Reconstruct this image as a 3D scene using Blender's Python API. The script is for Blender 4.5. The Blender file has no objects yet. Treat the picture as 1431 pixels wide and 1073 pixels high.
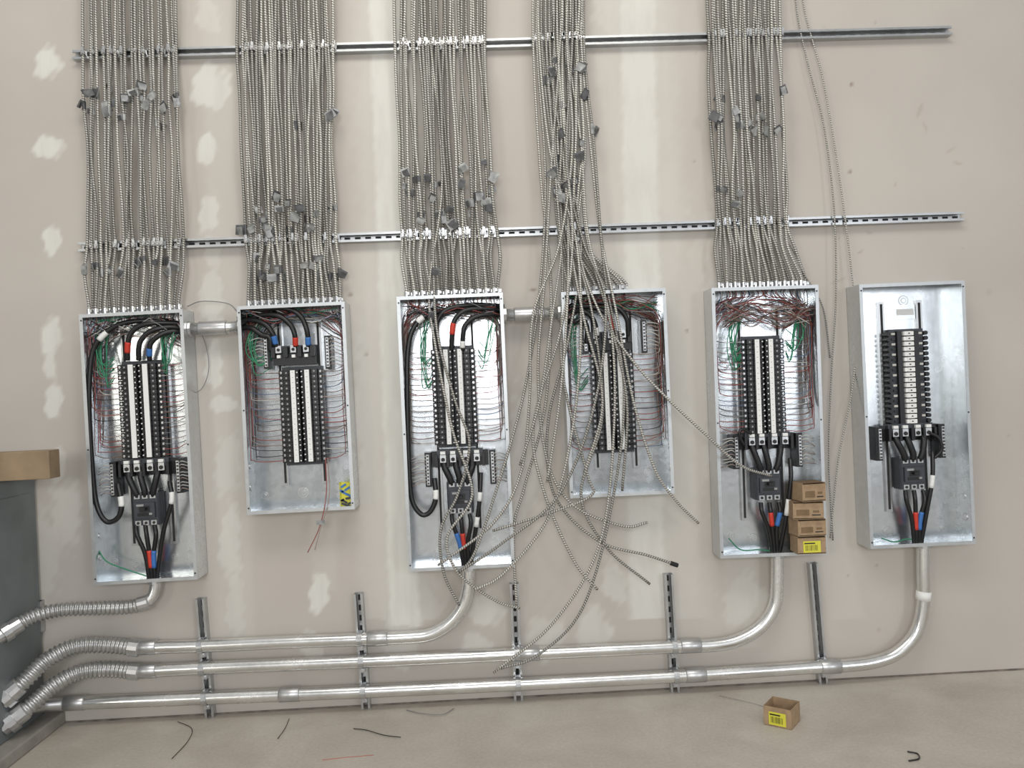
import bpy, math, random
import numpy as np
from mathutils import Vector, Matrix
random.seed(7); R=random.random
def U(a,b): return a+(b-a)*R()
C=bpy.context.scene.collection
# ---------------------------------------------------------------- camera
F=1150.0; D=4.04; ROLL=math.radians(2.6); YAW=math.radians(1.5)
fw=Vector((math.sin(YAW),math.cos(YAW),0)); r0=Vector((math.cos(YAW),-math.sin(YAW),0)); u0=Vector((0,0,1))
rt=r0*math.cos(ROLL)-u0*math.sin(ROLL); up=r0*math.sin(ROLL)+u0*math.cos(ROLL)
def ray(px,py): return fw*F+rt*(px-715.5)-up*(py-536.5)
_d=ray(720,975); ZC=-(_d.z/_d.y)*D
CP=Vector((0,-D,ZC))
def W(px,py,d=0.0):
    v=ray(px,py); return CP+v*((D-d)/v.y)
def G(px,py,z=0.0):
    v=ray(px,py); return CP+v*((z-ZC)/v.z)
cam=bpy.data.cameras.new('camera'); cam.sensor_width=36; cam.lens=F/1431*36; cam.sensor_fit='HORIZONTAL'
co=bpy.data.objects.new('camera',cam); C.objects.link(co)
m=Matrix((rt,up,-fw)).transposed().to_4x4(); m.translation=CP; co.matrix_world=m
bpy.context.scene.camera=co
# ---------------------------------------------------------------- materials
def mat(name,col,rough=.5,metal=0.0,var=0.0,scale=20,bump=0.0,spec=None):
    M=bpy.data.materials.new(name); M.use_nodes=True; n=M.node_tree.nodes; l=M.node_tree.links
    b=n['Principled BSDF']; b.inputs['Roughness'].default_value=rough; b.inputs['Metallic'].default_value=metal
    b.inputs['Base Color'].default_value=(*col,1)
    if spec is not None: b.inputs['Specular IOR Level'].default_value=spec
    if var or bump:
        tc=n.new('ShaderNodeTexCoord'); t=n.new('ShaderNodeTexNoise'); t.inputs['Scale'].default_value=scale; t.inputs['Detail'].default_value=5
        l.new(tc.outputs['Object'],t.inputs['Vector'])
        if var:
            mx=n.new('ShaderNodeMapRange'); mx.inputs[1].default_value=.3; mx.inputs[2].default_value=.7
            mx.inputs[3].default_value=1-var; mx.inputs[4].default_value=1+var
            l.new(t.outputs[0],mx.inputs[0])
            vm=n.new('ShaderNodeVectorMath'); vm.operation='SCALE'; vm.inputs[0].default_value=col
            l.new(mx.outputs[0],vm.inputs['Scale']); l.new(vm.outputs[0],b.inputs['Base Color'])
        if bump:
            bp=n.new('ShaderNodeBump'); bp.inputs['Strength'].default_value=bump; bp.inputs['Distance'].default_value=.005
            l.new(t.outputs[0],bp.inputs['Height']); l.new(bp.outputs[0],b.inputs['Normal'])
    return M
def galv(name,col,rough,scale=45,metal=.9,bump=.25,lo=.88,hi=1.08):
    M=mat(name,col,rough,metal); n=M.node_tree.nodes; l=M.node_tree.links; b=n['Principled BSDF']
    tc=n.new('ShaderNodeTexCoord'); v=n.new('ShaderNodeTexVoronoi'); v.inputs['Scale'].default_value=scale
    t=n.new('ShaderNodeTexNoise'); t.inputs['Scale'].default_value=3; t.inputs['Detail'].default_value=2
    mp=n.new('ShaderNodeMapping'); mp.inputs['Scale'].default_value=(1.6,1.6,.5); l.new(tc.outputs['Object'],mp.inputs[0])
    l.new(tc.outputs['Object'],v.inputs['Vector']); l.new(mp.outputs[0],t.inputs['Vector'])
    sp=n.new('ShaderNodeSeparateColor'); l.new(v.outputs['Color'],sp.inputs[0])
    ad=n.new('ShaderNodeMath'); ad.operation='MULTIPLY_ADD'; ad.inputs[1].default_value=.2; l.new(sp.outputs[0],ad.inputs[0]); l.new(t.outputs[0],ad.inputs[2])
    mr=n.new('ShaderNodeMapRange'); mr.inputs[1].default_value=.35; mr.inputs[2].default_value=.85; mr.inputs[3].default_value=lo; mr.inputs[4].default_value=hi
    l.new(ad.outputs[0],mr.inputs[0])
    vm=n.new('ShaderNodeVectorMath'); vm.operation='SCALE'; vm.inputs[0].default_value=col
    l.new(mr.outputs[0],vm.inputs['Scale']); l.new(vm.outputs[0],b.inputs['Base Color'])
    r2=n.new('ShaderNodeMapRange'); r2.inputs[1].default_value=.3; r2.inputs[2].default_value=.9; r2.inputs[3].default_value=rough-.03; r2.inputs[4].default_value=rough+.06
    l.new(ad.outputs[0],r2.inputs[0]); l.new(r2.outputs[0],b.inputs['Roughness'])
    bp=n.new('ShaderNodeBump'); bp.inputs['Strength'].default_value=bump; bp.inputs['Distance'].default_value=.02
    l.new(t.outputs[0],bp.inputs['Height']); l.new(bp.outputs[0],b.inputs['Normal'])
    return M
def armored(name,dark,light,pitch):
    M=mat(name,light,.36,.45); n=M.node_tree.nodes; l=M.node_tree.links; b=n['Principled BSDF']
    a=n.new('ShaderNodeAttribute'); a.attribute_name='t'
    m1=n.new('ShaderNodeMath'); m1.operation='MULTIPLY'; m1.inputs[1].default_value=2*math.pi/pitch; l.new(a.outputs['Fac'],m1.inputs[0])
    s=n.new('ShaderNodeMath'); s.operation='SINE'; l.new(m1.outputs[0],s.inputs[0])
    cr=n.new('ShaderNodeMapRange'); cr.inputs[1].default_value=-.9; cr.inputs[2].default_value=.4; l.new(s.outputs[0],cr.inputs[0])
    mx=n.new('ShaderNodeMix'); mx.data_type='RGBA'; mx.inputs[6].default_value=(*dark,1); mx.inputs[7].default_value=(*light,1)
    l.new(cr.outputs[0],mx.inputs[0])
    oi=n.new('ShaderNodeObjectInfo'); rr=n.new('ShaderNodeMapRange'); rr.inputs[3].default_value=.68; rr.inputs[4].default_value=1.12; l.new(oi.outputs['Random'],rr.inputs[0])
    vm=n.new('ShaderNodeVectorMath'); vm.operation='SCALE'; l.new(mx.outputs[2],vm.inputs[0]); l.new(rr.outputs[0],vm.inputs['Scale']); l.new(vm.outputs[0],b.inputs['Base Color'])
    bp=n.new('ShaderNodeBump'); bp.inputs['Strength'].default_value=.4; bp.inputs['Distance'].default_value=.002
    l.new(s.outputs[0],bp.inputs['Height']); l.new(bp.outputs[0],b.inputs['Normal'])
    return M
M={}
M['galv']=galv('galvanised_steel',(.70,.735,.76),.24,45,.94,.12)
M['rim']=galv('rim_steel',(.55,.57,.58),.42,45,.8,.05)
M['rail']=galv('zinc_rail',(.52,.53,.535),.3,45,.85,.05)
M['pipe']=galv('conduit_steel',(.80,.80,.785),.23,60,.9,.06)
M['pipe_d']=galv('coupling_steel',(.58,.58,.58),.34,60,.85,.06)
M['flex']=mat('flex_metal',(.48,.48,.47),.36,.75,.15,30)
M['zinc']=mat('bright_zinc',(.58,.59,.60),.3,.85,.12,60)
M['clamp']=mat('clamp_zinc',(.45,.45,.44),.35,.8,.3,40)
M['slot']=mat('slot_dark',(.03,.03,.03),.8)
M['cable']=armored('armored_jacket',(.16,.15,.13),(.62,.605,.56),.0115)
M['black']=mat('black_plastic',(.012,.012,.014),.42)
M['black2']=mat('black_insulation',(.012,.012,.013),.35)
M['char']=mat('charcoal_plastic',(.045,.05,.06),.45,0,.2,40)
M['white']=mat('white_label',(.86,.86,.84),.6)
M['lgrey']=mat('grey_print',(.34,.34,.34),.6)
M['red']=mat('red_tape',(.62,.05,.03),.45)
M['blue']=mat('blue_tape',(.05,.18,.5),.45)
M['green']=mat('green_insulation',(.03,.24,.12),.45)
M['wred']=mat('red_insulation',(.30,.07,.06),.45)
M['wblue']=mat('blue_insulation',(.10,.15,.25),.45)
M['wgrey']=mat('grey_insulation',(.22,.22,.23),.5)
M['wpink']=mat('faded_insulation',(.34,.26,.23),.5)
M['wbrown']=mat('brown_insulation',(.15,.08,.055),.5)
M['wwhite']=mat('white_insulation',(.58,.565,.52),.5)
M['tape']=mat('duct_tape',(.32,.325,.32),.42,.3,.4,35)
M['taped']=mat('dark_tape',(.10,.102,.105),.5,.2,.4,35)
M['card']=mat('cardboard',(.36,.25,.15),.85,0,.15,30)
M['cardd']=mat('cardboard_dark',(.20,.13,.07),.9,0,.12,30)
M['yellow']=mat('yellow_label',(.70,.66,.06),.5)
M['wood']=mat('sawn_lumber',(.29,.21,.13),.85,0,.2,8,.2)
M['cab']=mat('grey_green_paint',(.17,.19,.195),.5,.1,.1,6)
M['pad']=mat('pad_concrete',(.30,.28,.25),.9,0,.2,9,.3)
M['redpen']=mat('red_crayon',(.45,.14,.1),.8)
# wall
def wallmat():
    Mt=mat('drywall',(.6,.55,.48),.85,spec=.3); n=Mt.node_tree.nodes; l=Mt.node_tree.links; b=n['Principled BSDF']
    a=n.new('ShaderNodeAttribute'); a.attribute_name='mask'; s=n.new('ShaderNodeAttribute'); s.attribute_name='stain'
    tc=n.new('ShaderNodeTexCoord'); t=n.new('ShaderNodeTexNoise'); t.inputs['Scale'].default_value=7; t.inputs['Detail'].default_value=6; t.inputs['Roughness'].default_value=.55
    mp=n.new('ShaderNodeMapping'); mp.inputs['Scale'].default_value=(2.2,1,.5); l.new(tc.outputs['Object'],mp.inputs[0]); l.new(mp.outputs[0],t.inputs['Vector'])
    mr=n.new('ShaderNodeMapRange'); mr.inputs[1].default_value=.32; mr.inputs[2].default_value=.55; mr.inputs[3].default_value=.7; mr.inputs[4].default_value=1.0; l.new(t.outputs[0],mr.inputs[0])
    m2=n.new('ShaderNodeMath'); m2.operation='MULTIPLY'; l.new(mr.outputs[0],m2.inputs[0]); l.new(a.outputs['Fac'],m2.inputs[1])
    t2=n.new('ShaderNodeTexNoise'); t2.inputs['Scale'].default_value=1.1; t2.inputs['Detail'].default_value=5; l.new(tc.outputs['Object'],t2.inputs['Vector'])
    mx0=n.new('ShaderNodeMix'); mx0.data_type='RGBA'; mx0.inputs[6].default_value=(.515,.475,.43,1); mx0.inputs[7].default_value=(.565,.525,.475,1)
    r0=n.new('ShaderNodeMapRange'); r0.inputs[1].default_value=.35; r0.inputs[2].default_value=.65; l.new(t2.outputs[0],r0.inputs[0]); l.new(r0.outputs[0],mx0.inputs[0])
    mx=n.new('ShaderNodeMix'); mx.data_type='RGBA'; mx.inputs[7].default_value=(.735,.725,.675,1)
    l.new(mx0.outputs[2],mx.inputs[6]); l.new(m2.outputs[0],mx.inputs[0])
    mx2=n.new('ShaderNodeMix'); mx2.data_type='RGBA'; mx2.inputs[7].default_value=(.25,.18,.14,1)
    l.new(mx.outputs[2],mx2.inputs[6]); l.new(s.outputs['Fac'],mx2.inputs[0]); l.new(mx2.outputs[2],b.inputs['Base Color'])
    bp=n.new('ShaderNodeBump'); bp.inputs['Strength'].default_value=.12; bp.inputs['Distance'].default_value=.004; l.new(m2.outputs[0],bp.inputs['Height']); l.new(bp.outputs[0],b.inputs['Normal'])
    return Mt
def floormat():
    Mt=mat('concrete_floor',(.4,.37,.32),.6,spec=.4); n=Mt.node_tree.nodes; l=Mt.node_tree.links; b=n['Principled BSDF']
    tc=n.new('ShaderNodeTexCoord'); t=n.new('ShaderNodeTexNoise'); t.inputs['Scale'].default_value=2.2; t.inputs['Detail'].default_value=10; t.inputs['Roughness'].default_value=.62; t.inputs['Distortion'].default_value=.3
    l.new(tc.outputs['Object'],t.inputs['Vector'])
    cr=n.new('ShaderNodeValToRGB'); cr.color_ramp.elements[0].position=.3; cr.color_ramp.elements[0].color=(.43,.385,.325,1)
    cr.color_ramp.elements[1].position=.7; cr.color_ramp.elements[1].color=(.56,.515,.45,1); l.new(t.outputs[0],cr.inputs[0])
    t2=n.new('ShaderNodeTexNoise'); t2.inputs['Scale'].default_value=70; t2.inputs['Detail'].default_value=2; l.new(tc.outputs['Object'],t2.inputs['Vector'])
    r2=n.new('ShaderNodeMapRange'); r2.inputs[1].default_value=.3; r2.inputs[2].default_value=.7; r2.inputs[3].default_value=.93; r2.inputs[4].default_value=1.06; l.new(t2.outputs[0],r2.inputs[0])
    vm=n.new('ShaderNodeVectorMath'); vm.operation='SCALE'; l.new(cr.outputs[0],vm.inputs[0]); l.new(r2.outputs[0],vm.inputs['Scale'])
    sx=n.new('ShaderNodeSeparateXYZ'); l.new(tc.outputs['Object'],sx.inputs[0])
    md=n.new('ShaderNodeMath'); md.operation='MULTIPLY_ADD'; md.inputs[1].default_value=1.0; l.new(t.outputs[0],md.inputs[0]); l.new(sx.outputs['Y'],md.inputs[2])
    mr=n.new('ShaderNodeMapRange'); mr.inputs[1].default_value=.25; mr.inputs[2].default_value=.6; mr.inputs[4].default_value=.4; l.new(md.outputs[0],mr.inputs[0])
    mx=n.new('ShaderNodeMix'); mx.data_type='RGBA'; mx.inputs[7].default_value=(.60,.57,.52,1); l.new(vm.outputs[0],mx.inputs[6]); l.new(mr.outputs[0],mx.inputs[0])
    l.new(mx.outputs[2],b.inputs['Base Color'])
    return Mt
# ---------------------------------------------------------------- mesh builder
XF={}
def tag(o,label=None,cat=None,group=None):
    if label: o['label']=label
    if cat: o['category']=cat
    if group: o['group']=group
    return o
def empty(name,label,cat,mw,group=None):
    o=bpy.data.objects.new(name,None); C.objects.link(o); o.matrix_world=mw; o.empty_display_size=.05
    XF[o.name]=mw.copy(); return tag(o,label,cat,group)
def place(me,name,parent=None,loc=(0,0,0),rot=(0,0,0)):
    o=bpy.data.objects.new(name,me); C.objects.link(o); o.location=loc; o.rotation_euler=rot
    if parent: o.parent=parent
    return o
def cr(pts,n=8):
    P=[Vector(p) for p in pts]
    if len(P)==2: return [P[0].lerp(P[1],i/n) for i in range(n+1)]
    Q=[P[0]*2-P[1]]+P+[P[-1]*2-P[-2]]; out=[]
    for i in range(1,len(Q)-2):
        a,b,c,d=Q[i-1:i+3]
        for k in range(n):
            t=k/n; out.append(.5*((2*b)+(c-a)*t+(2*a-5*b+4*c-d)*t*t+(3*b-a-3*c+d)*t**3))
    out.append(P[-1]); return out
def resample(pts,step):
    L=[0]
    for a,b in zip(pts,pts[1:]): L.append(L[-1]+(b-a).length)
    n=max(2,int(L[-1]/step)); out=[]; j=0
    for i in range(n+1):
        s=L[-1]*i/n
        while j<len(L)-2 and L[j+1]<s: j+=1
        t=(s-L[j])/max(1e-9,L[j+1]-L[j]); out.append(pts[j].lerp(pts[j+1],min(1,t)))
    return out
class MB:
    def __init__(s): s.v=[];s.f=[];s.mi=[];s.t=[];s.mats=[]
    def m(s,k):
        if k not in s.mats: s.mats.append(k)
        return s.mats.index(k)
    def box(s,c,sz,k,rot=None,taper=None):
        c=Vector(c); h=Vector(sz)/2; i=len(s.v)
        for x,y,z in ((-1,-1,-1),(1,-1,-1),(1,1,-1),(-1,1,-1),(-1,-1,1),(1,-1,1),(1,1,1),(-1,1,1)):
            p=Vector((x*h.x,y*h.y,z*h.z))
            if taper and y<0: p.x*=taper; p.z*=taper
            if rot: p=rot@p
            s.v.append(c+p); s.t.append(0)
        for q in ((0,3,2,1),(4,5,6,7),(0,1,5,4),(1,2,6,5),(2,3,7,6),(3,0,4,7)):
            s.f.append([i+a for a in q]); s.mi.append(s.m(k))
        return s
    def prism(s,prof,z0,z1,k):   # prof (x,y) extruded along z
        i=len(s.v); n=len(prof)
        for z in (z0,z1):
            for x,y in prof: s.v.append(Vector((x,y,z))); s.t.append(0)
        a=s.m(k)
        s.f.append([i+j for j in range(n)][::-1]); s.f.append([i+n+j for j in range(n)]); s.mi+= [a,a]
        for j in range(n):
            b=(j+1)%n; s.f.append([i+j,i+b,i+n+b,i+n+j]); s.mi.append(a)
        return s
    def tube(s,pts,r,k,seg=8,pitch=.0115,caps=True):
        n=len(pts); rr=r if isinstance(r,(list,tuple)) else [r]*n; a=s.m(k); base=len(s.v); L=0; N=None
        for i,p in enumerate(pts):
            T=(pts[min(i+1,n-1)]-pts[max(i-1,0)])
            T=T.normalized() if T.length>1e-9 else Vector((0,0,1))
            ref=Vector((0,1,0)) if N is None else N
            N=ref-T*ref.dot(T)
            if N.length<.05: N=Vector((0,0,1))-T*T.z
            N.normalize(); B=T.cross(N)
            if i: L+=(p-pts[i-1]).length
            for q in range(seg):
                an=2*math.pi*q/seg; s.v.append(p+(N*math.cos(an)+B*math.sin(an))*rr[i]); s.t.append(L+pitch*q/seg)
        for i in range(n-1):
            for q in range(seg):
                b=(q+1)%seg; s.f.append([base+i*seg+q,base+i*seg+b,base+(i+1)*seg+b,base+(i+1)*seg+q]); s.mi.append(a)
        if caps:
            s.f.append([base+q for q in range(seg)][::-1]); s.f.append([base+(n-1)*seg+q for q in range(seg)]); s.mi+=[a,a]
        return s
    def cyl(s,p0,p1,r,k,seg=12): return s.tube([Vector(p0),Vector(p1)],r,k,seg)
    def mesh(s,name,mw=None,smooth=False):
        inv=mw.inverted() if mw is not None else None
        vs=[(inv@v) if inv else v for v in s.v]
        me=bpy.data.meshes.new(name); me.from_pydata([tuple(v) for v in vs],[],s.f)
        for k in s.mats: me.materials.append(M[k] if isinstance(k,str) else k)
        me.polygons.foreach_set('material_index',s.mi)
        at=me.attributes.new('t','FLOAT','POINT'); at.data.foreach_set('value',s.t)
        if smooth:
            me.polygons.foreach_set('use_smooth',[len(f)==4 for f in s.f])
        me.update(); return me
    def build(s,name,parent=None,world=False,smooth=False,bevel=0):
        if parent is None:
            lo=min(s.v,key=lambda v:v.z).copy(); mw=Matrix.Translation(lo)
            o=place(s.mesh(name,mw,smooth),name,None,lo); XF[o.name]=mw
        else:
            o=place(s.mesh(name,XF[parent.name] if world else None,smooth),name,parent)
            XF[o.name]=XF[parent.name]
        if bevel:
            b=o.modifiers.new('b','BEVEL'); b.width=bevel; b.segments=2; b.limit_method='ANGLE'
        return o
def sub(pts,a,b):
    n=len(pts)-1; i0=int(a*n); i1=max(i0+1,int(b*n)); return pts[i0:i1+1]
def struct(o): o['kind']='structure'; return o
# ---------------------------------------------------------------- room
def build_wall():
    x0,x1,z0,z1=-4.0,4.0,0.0,4.3; st=.0105
    nx=int((x1-x0)/st); nz=int((z1-z0)/st)
    X,Z=np.meshgrid(np.linspace(x0,x1,nx+1),np.linspace(z0,z1,nz+1))
    X=X.ravel();Z=Z.ravel()
    v=np.stack([X,np.zeros_like(X),Z],1)
    d=v-np.array(CP); cz=d@np.array(fw); px=715.5+F*(d@np.array(rt))/cz; py=536.5-F*(d@np.array(up))/cz
    mask=np.zeros(len(X)); stain=np.zeros(len(X))
    wx=.13*np.sin(px*.16+py*.06)+.10*np.sin(py*.23-px*.09+1)+.08*np.sin(px*.41+py*.31)
    def ell(cx,cy,rx,ry,s,an=0,hard=3.0,warp=1.1):
        c,q=math.cos(math.radians(an)),math.sin(math.radians(an))
        a=((px-cx)*c+(py-cy)*q)/rx; b=(-(px-cx)*q+(py-cy)*c)/ry
        return s*np.clip((1.16-np.sqrt(a*a+b*b)+wx*warp)*hard,0,1)
    for e in [(68,88,17,22,.95,20),(68,206,19,15,.9,-15),(71,333,13,20,.9),(72,470,15,24,.85),(70,512,9,20,.7),(75,560,13,24,.8),(80,650,12,26,.5),
              (294,122,27,31,.8,10),(292,25,16,26,.45),(290,208,14,22,.9),(292,300,15,26,.7),(296,350,12,24,.5),(297,415,17,40,.6),(300,515,12,36,.8),(312,565,24,12,.7),
              (318,650,20,50,.45),(322,760,16,60,.55),(330,850,14,50,.45),(446,828,15,27,.85),(436,905,14,22,.5),(680,852,24,22,.6),(665,905,20,20,.5),
              (92,720,22,50,.4),(60,780,26,60,.35),(830,880,24,30,.5),(860,815,16,30,.5),(1040,840,30,40,.4),(765,890,26,30,.4),(520,560,26,120,.3),(1040,20,40,26,.3),(960,520,40,200,.2),(735,640,26,100,.35),(560,900,26,30,.5),(860,20,30,40,.4)]:
        mask=np.maximum(mask,ell(*e))
    def band(p0,p1,hw,s,soft=.45):
        (xa,ya),(xb,yb)=p0,p1; t=np.clip((py-ya)/(yb-ya),0,1); xc=xa+(xb-xa)*t
        inside=((py>=ya-5)&(py<=yb+5))
        return s*np.clip((1.2-np.abs(px-xc)/hw+wx*.3)/soft,0,1)*inside
    for b in [((530,-200),(566,870),23,.85),((888,-200),(905,860),27,.75),((775,-200),(800,420),30,.35),((870,-200),(930,860),58,.28,),((545,-200),(560,860),54,.28),((1012,-200),(1025,120),18,.3),((1085,480),(1185,860),24,.2),((1010,300),(1040,900),22,.2),((425,-200),(455,820),18,.15),((300,-200),(330,900),26,.18)]:
        mask=np.maximum(mask,band(*b))
    for cx,cy,rx,ry,s,an in [(1285,155,3,12,.22,20),(1293,178,2,9,.22,-20),(1328,210,10,2,.22,-30),(1338,228,7,2,.25,10),(1202,352,6,2,.35,-30),(1172,392,12,2,.25,-20),(1215,325,6,2,.25,20),(1382,408,4,5,.15,0),
          (1012,18,3,3,.8,0),(1136,60,3,3,.7,0),(1190,118,3,3,.7,0),(1188,240,3,3,.7,0),(1100,380,6,2,.3,0),(960,462,3,3,.6,0),(745,405,5,3,.8,0),(490,412,4,3,.6,0),(512,495,3,3,.6,0),(1225,790,3,3,.4,0),(1228,880,4,3,.3,0)]:
        stain=np.maximum(stain,ell(cx,cy,rx,ry,s,an,1.5,.5))
    rs=np.random.RandomState(3)
    for i in range(26):
        stain=np.maximum(stain,ell(rs.uniform(940,1420),rs.uniform(10,900),2.2,2.2,rs.uniform(.15,.4),0,1.5,.5))
    me=bpy.data.meshes.new('wall_back'); me.vertices.add(len(X)); me.vertices.foreach_set('co',v.astype(np.float32).ravel())
    i,j=np.meshgrid(np.arange(nx),np.arange(nz)); a=(j*(nx+1)+i).ravel()
    f=np.stack([a,a+1,a+nx+2,a+nx+1],1)
    me.loops.add(f.size); me.loops.foreach_set('vertex_index',f.ravel().astype(np.int32))
    me.polygons.add(len(f)); me.polygons.foreach_set('loop_start',(np.arange(len(f))*4).astype(np.int32))
    me.update(calc_edges=True)
    for nme,arr in (('mask',mask),('stain',stain)):
        at=me.attributes.new(nme,'FLOAT','POINT'); at.data.foreach_set('value',arr.astype(np.float32))
    me.materials.append(wallmat()); struct(place(me,'wall_back'))
build_wall()
M['floor']=floormat(); M['gap']=mat('gap_shade',(.19,.165,.14),.9,0,.5,14)
b=MB(); b.box((0,-3.2,-.05),(9,6.6,.1),'floor')
fo=place(b.mesh('floor'),'floor'); struct(fo)
b=MB(); b.box((0,-.002,.004),(8,.004,.008),'gap'); struct(b.build('gap_shade_strip_1'))  # dark strip paints the shadow of the gap under the drywall
# ---------------------------------------------------------------- panels
DEP=.146
class Panel: pass
def make_panel(corn,label):
    pts=[W(x,y,DEP) for x,y in corn]; tl,tr,br,bl=pts
    cen=(tl+tr+br+bl)/4; v=((tl-bl)+(tr-br))/2; h=((tr-tl)+(br-bl))/2
    a1=math.atan2(v.x,v.z); a2=math.atan2(-h.z,h.x); an=(a1*1.0+a2)/2
    P=Panel(); P.H=v.length; P.w=h.length
    rot=Matrix.Rotation(an,4,'Y'); base=Vector((cen.x,0,cen.z))-(rot@Vector((0,0,P.H/2)))
    P.mw=Matrix.Translation(base)@rot; P.inv=P.mw.inverted()
    P.o=empty('electrical_panel',label,'electrical panel',P.mw,'open electrical panels on the wall')
    P.L=lambda px,py,d: P.inv@W(px,py,d)
    w,H=P.w,P.H
    b=MB(); t=.003
    b.box((0,-.004,H/2),(w,.004,H),'galv')
    for s in (-1,1):
        b.box((s*(w/2-t/2),-DEP/2-.001,H/2),(t,DEP-.004,H),'galv')
        b.box((s*(w/2-.008),-DEP+.001,H/2),(.016,.002,H),'rim')
    for z in (t/2,H-t/2): b.box((0,-DEP/2-.001,z),(w-2*t,DEP-.004,t),'galv')
    for z in (.008,H-.008): b.box((0,-DEP+.0005,z),(w-.03,.002,.016),'rim')
    b.build('enclosure',P.o)
    for x in (-.095,.095):
        b=MB(); b.box((x,-.014,H*.53),(.03,.016,H*.82),'rail'); b.box((x,-.023,H*.53),(.010,.004,H*.80),'slot'); b.build('mounting_rail',P.o)
    for s in (-1,1):
        for z in (.03,H/2,H-.03):
            b=MB(); b.cyl((s*(w/2-.009),-DEP-.002,z),(s*(w/2-.009),-DEP+.0,z),.004,'slot',8); b.build('cover_screw_hole',P.o)
    return P
def knock(P,x,z,r=.022):
    b=MB(); p=Vector((x,-.006,z))
    b.cyl(p,p+Vector((0,-.0015,0)),r,'pipe_d',20); b.cyl(p,p+Vector((0,-.0025,0)),r*.8,'galv',20); b.cyl(p,p+Vector((0,-.0035,0)),r*.55,'pipe_d',20); b.cyl(p,p+Vector((0,-.0045,0)),r*.38,'galv',16)
    b.build('knockout',P.o)
def side_knock(P,s,z,d=.075,r=.02):
    b=MB(); x=s*(P.w/2-.003); 
    b.cyl((x,-d,z),(x-s*.0015,-d,z),r,'pipe_d',18); b.cyl((x,-d,z),(x-s*.003,-d,z),r*.7,'galv',18); b.build('knockout',P.o)
PITCH=.0254
def breaker_meshes():
    h=.0115
    b=MB(); b.prism([(.003,-.055),(.003,-.098),(.006,-.104),(.05,-.104),(.054,-.097),(.08,-.095),(.084,-.082),(.105,-.080),(.105,-.055)][::-1],-h,h,'black')
    b.box((.066,-.0965,.002),(.007,.002,.008),'lgrey')
    body=b.mesh('circuit_breaker')
    b=MB(); b.box((.0105,-.108,0),(.013,.012,.011),'black',taper=.8); b.box((.0105,-.1145,.002),(.006,.001,.005),'white')
    tg=b.mesh('toggle')
    b=MB(); b.cyl((.094,-.079,0),(.094,-.084,0),.0055,'zinc',8); b.box((.094,-.0845,0),(.009,.001,.0015),'slot'); sc=b.mesh('terminal_screw')
    return body,tg,sc
BB,TG,SC=breaker_meshes()
def breakers(P,bc,y0,y1,wide=.012,n=18,skip=()):
    a=P.L(bc,y0,.1); c=P.L(bc+ (y1-y0)*.045,y1,.1); xb=(a.x+c.x)/2; pit=(a.z-c.z)/n
    P.xb=xb; P.rows=[]
    b=MB(); b.box((xb,-.032,(a.z+c.z)/2),(.19,.045,a.z-c.z+.03),'char'); b.build('breaker_mount',P.o)
    for i in range(n):
        z=a.z-pit*(i+.5); P.rows.append(z)
        for s in (-1,1):
            rot=(0,0 if s>0 else math.pi,0)
            o=place(BB,'circuit_breaker',P.o,(xb,0,z),rot)
            place(TG,'toggle',o); place(SC,'terminal_screw',o)
    for s in (-1,1):
        b=MB(); zc=(a.z+c.z)/2; Hh=(a.z-c.z)
        b.box((xb+s*.0335,-.1058,zc),(wide,.0012,Hh-.006),'white')
        if wide<.0225:
            for i in range(n): b.box((xb+s*.0335,-.1066,a.z-pit*(i+.5)),(wide*.3,.0008,pit*.08),'lgrey')
        b.build('circuit_number_strip',P.o)
    P.zt=a.z; P.zb=c.z; P.pit=pit
def empty_bus(P,bc,y0,y1,n=18):
    a=P.L(bc,y0,.09); c=P.L(bc+(y1-y0)*.05,y1,.09); xb=(a.x+c.x)/2; pit=(a.z-c.z)/n; P.xb=xb; zc=(a.z+c.z)/2
    b=MB(); b.box((xb,-.038,zc),(.17,.05,a.z-c.z+.02),'char'); b.build('breaker_mount',P.o)
    for s in (-1,1):
        b=MB(); b.box((xb+s*.042,-.072,zc),(.022,.022,a.z-c.z),'black'); b.build('bus_cover',P.o)
    for i in range(n):
        z=a.z-pit*(i+.5)
        for s in (-1,1):
            b=MB(); b.cyl((xb+s*.092,-.03,z),(xb+s*.092,-.078,z),.0105,'black',10); b.box((xb+s*.067,-.066,z),(.018,.012,.010),'wwhite' if i%2==0 else 'black'); b.build('breaker_hook',P.o)
        b=MB(); b.box((xb,-.075,z),(.050,.03,.019),'white'); b.box((xb+(.006 if i%2 else -.006),-.092,z),(.034,.006,.020),'white'); b.box((xb,-.0955,z),(.008,.002,.005),'slot'); b.build('bus_stab',P.o)
    P.zt=a.z; P.zb=c.z
def neutral_bar(P,x,z0,z1,s,wires=True,n=9,dark=True):
    b=MB(); b.box((x,-.05,(z0+z1)/2),(.030,.07,z1-z0+.02),'black'); b.build('bar_insulator',P.o)
    b=MB(); b.box((x,-.092,(z0+z1)/2),(.013,.014,z1-z0),'zinc')
    k=9
    for i in range(k):
        z=z0+(z1-z0)*(i+.5)/k; b.cyl((x,-.099,z),(x,-.103,z),.0045,'slot',6)
    b.build('neutral_bar',P.o)
    if wires:
        xe=s*(P.w/2-.014)
        for i in range(n):
            z=z0+(z1-z0)*(i+.5)/n; xx=x+s*.008
            k=min(1,abs(xe-xx)/.08); dz=U(.006,.026)*k
            pts=[(xx,-.093,z),(xx+(xe-xx)*.25,-.104,z+dz*.5),(xx+(xe-xx)*.7,-U(.088,.1),z-dz*.3),(xe-s*U(.0,.006),-U(.06,.08),z-dz)]
            MB().tube(cr(pts,5),.0022,'wwhite' if i%3 else 'wpink',5).build('neutral_wire',P.o,smooth=True)
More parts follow.
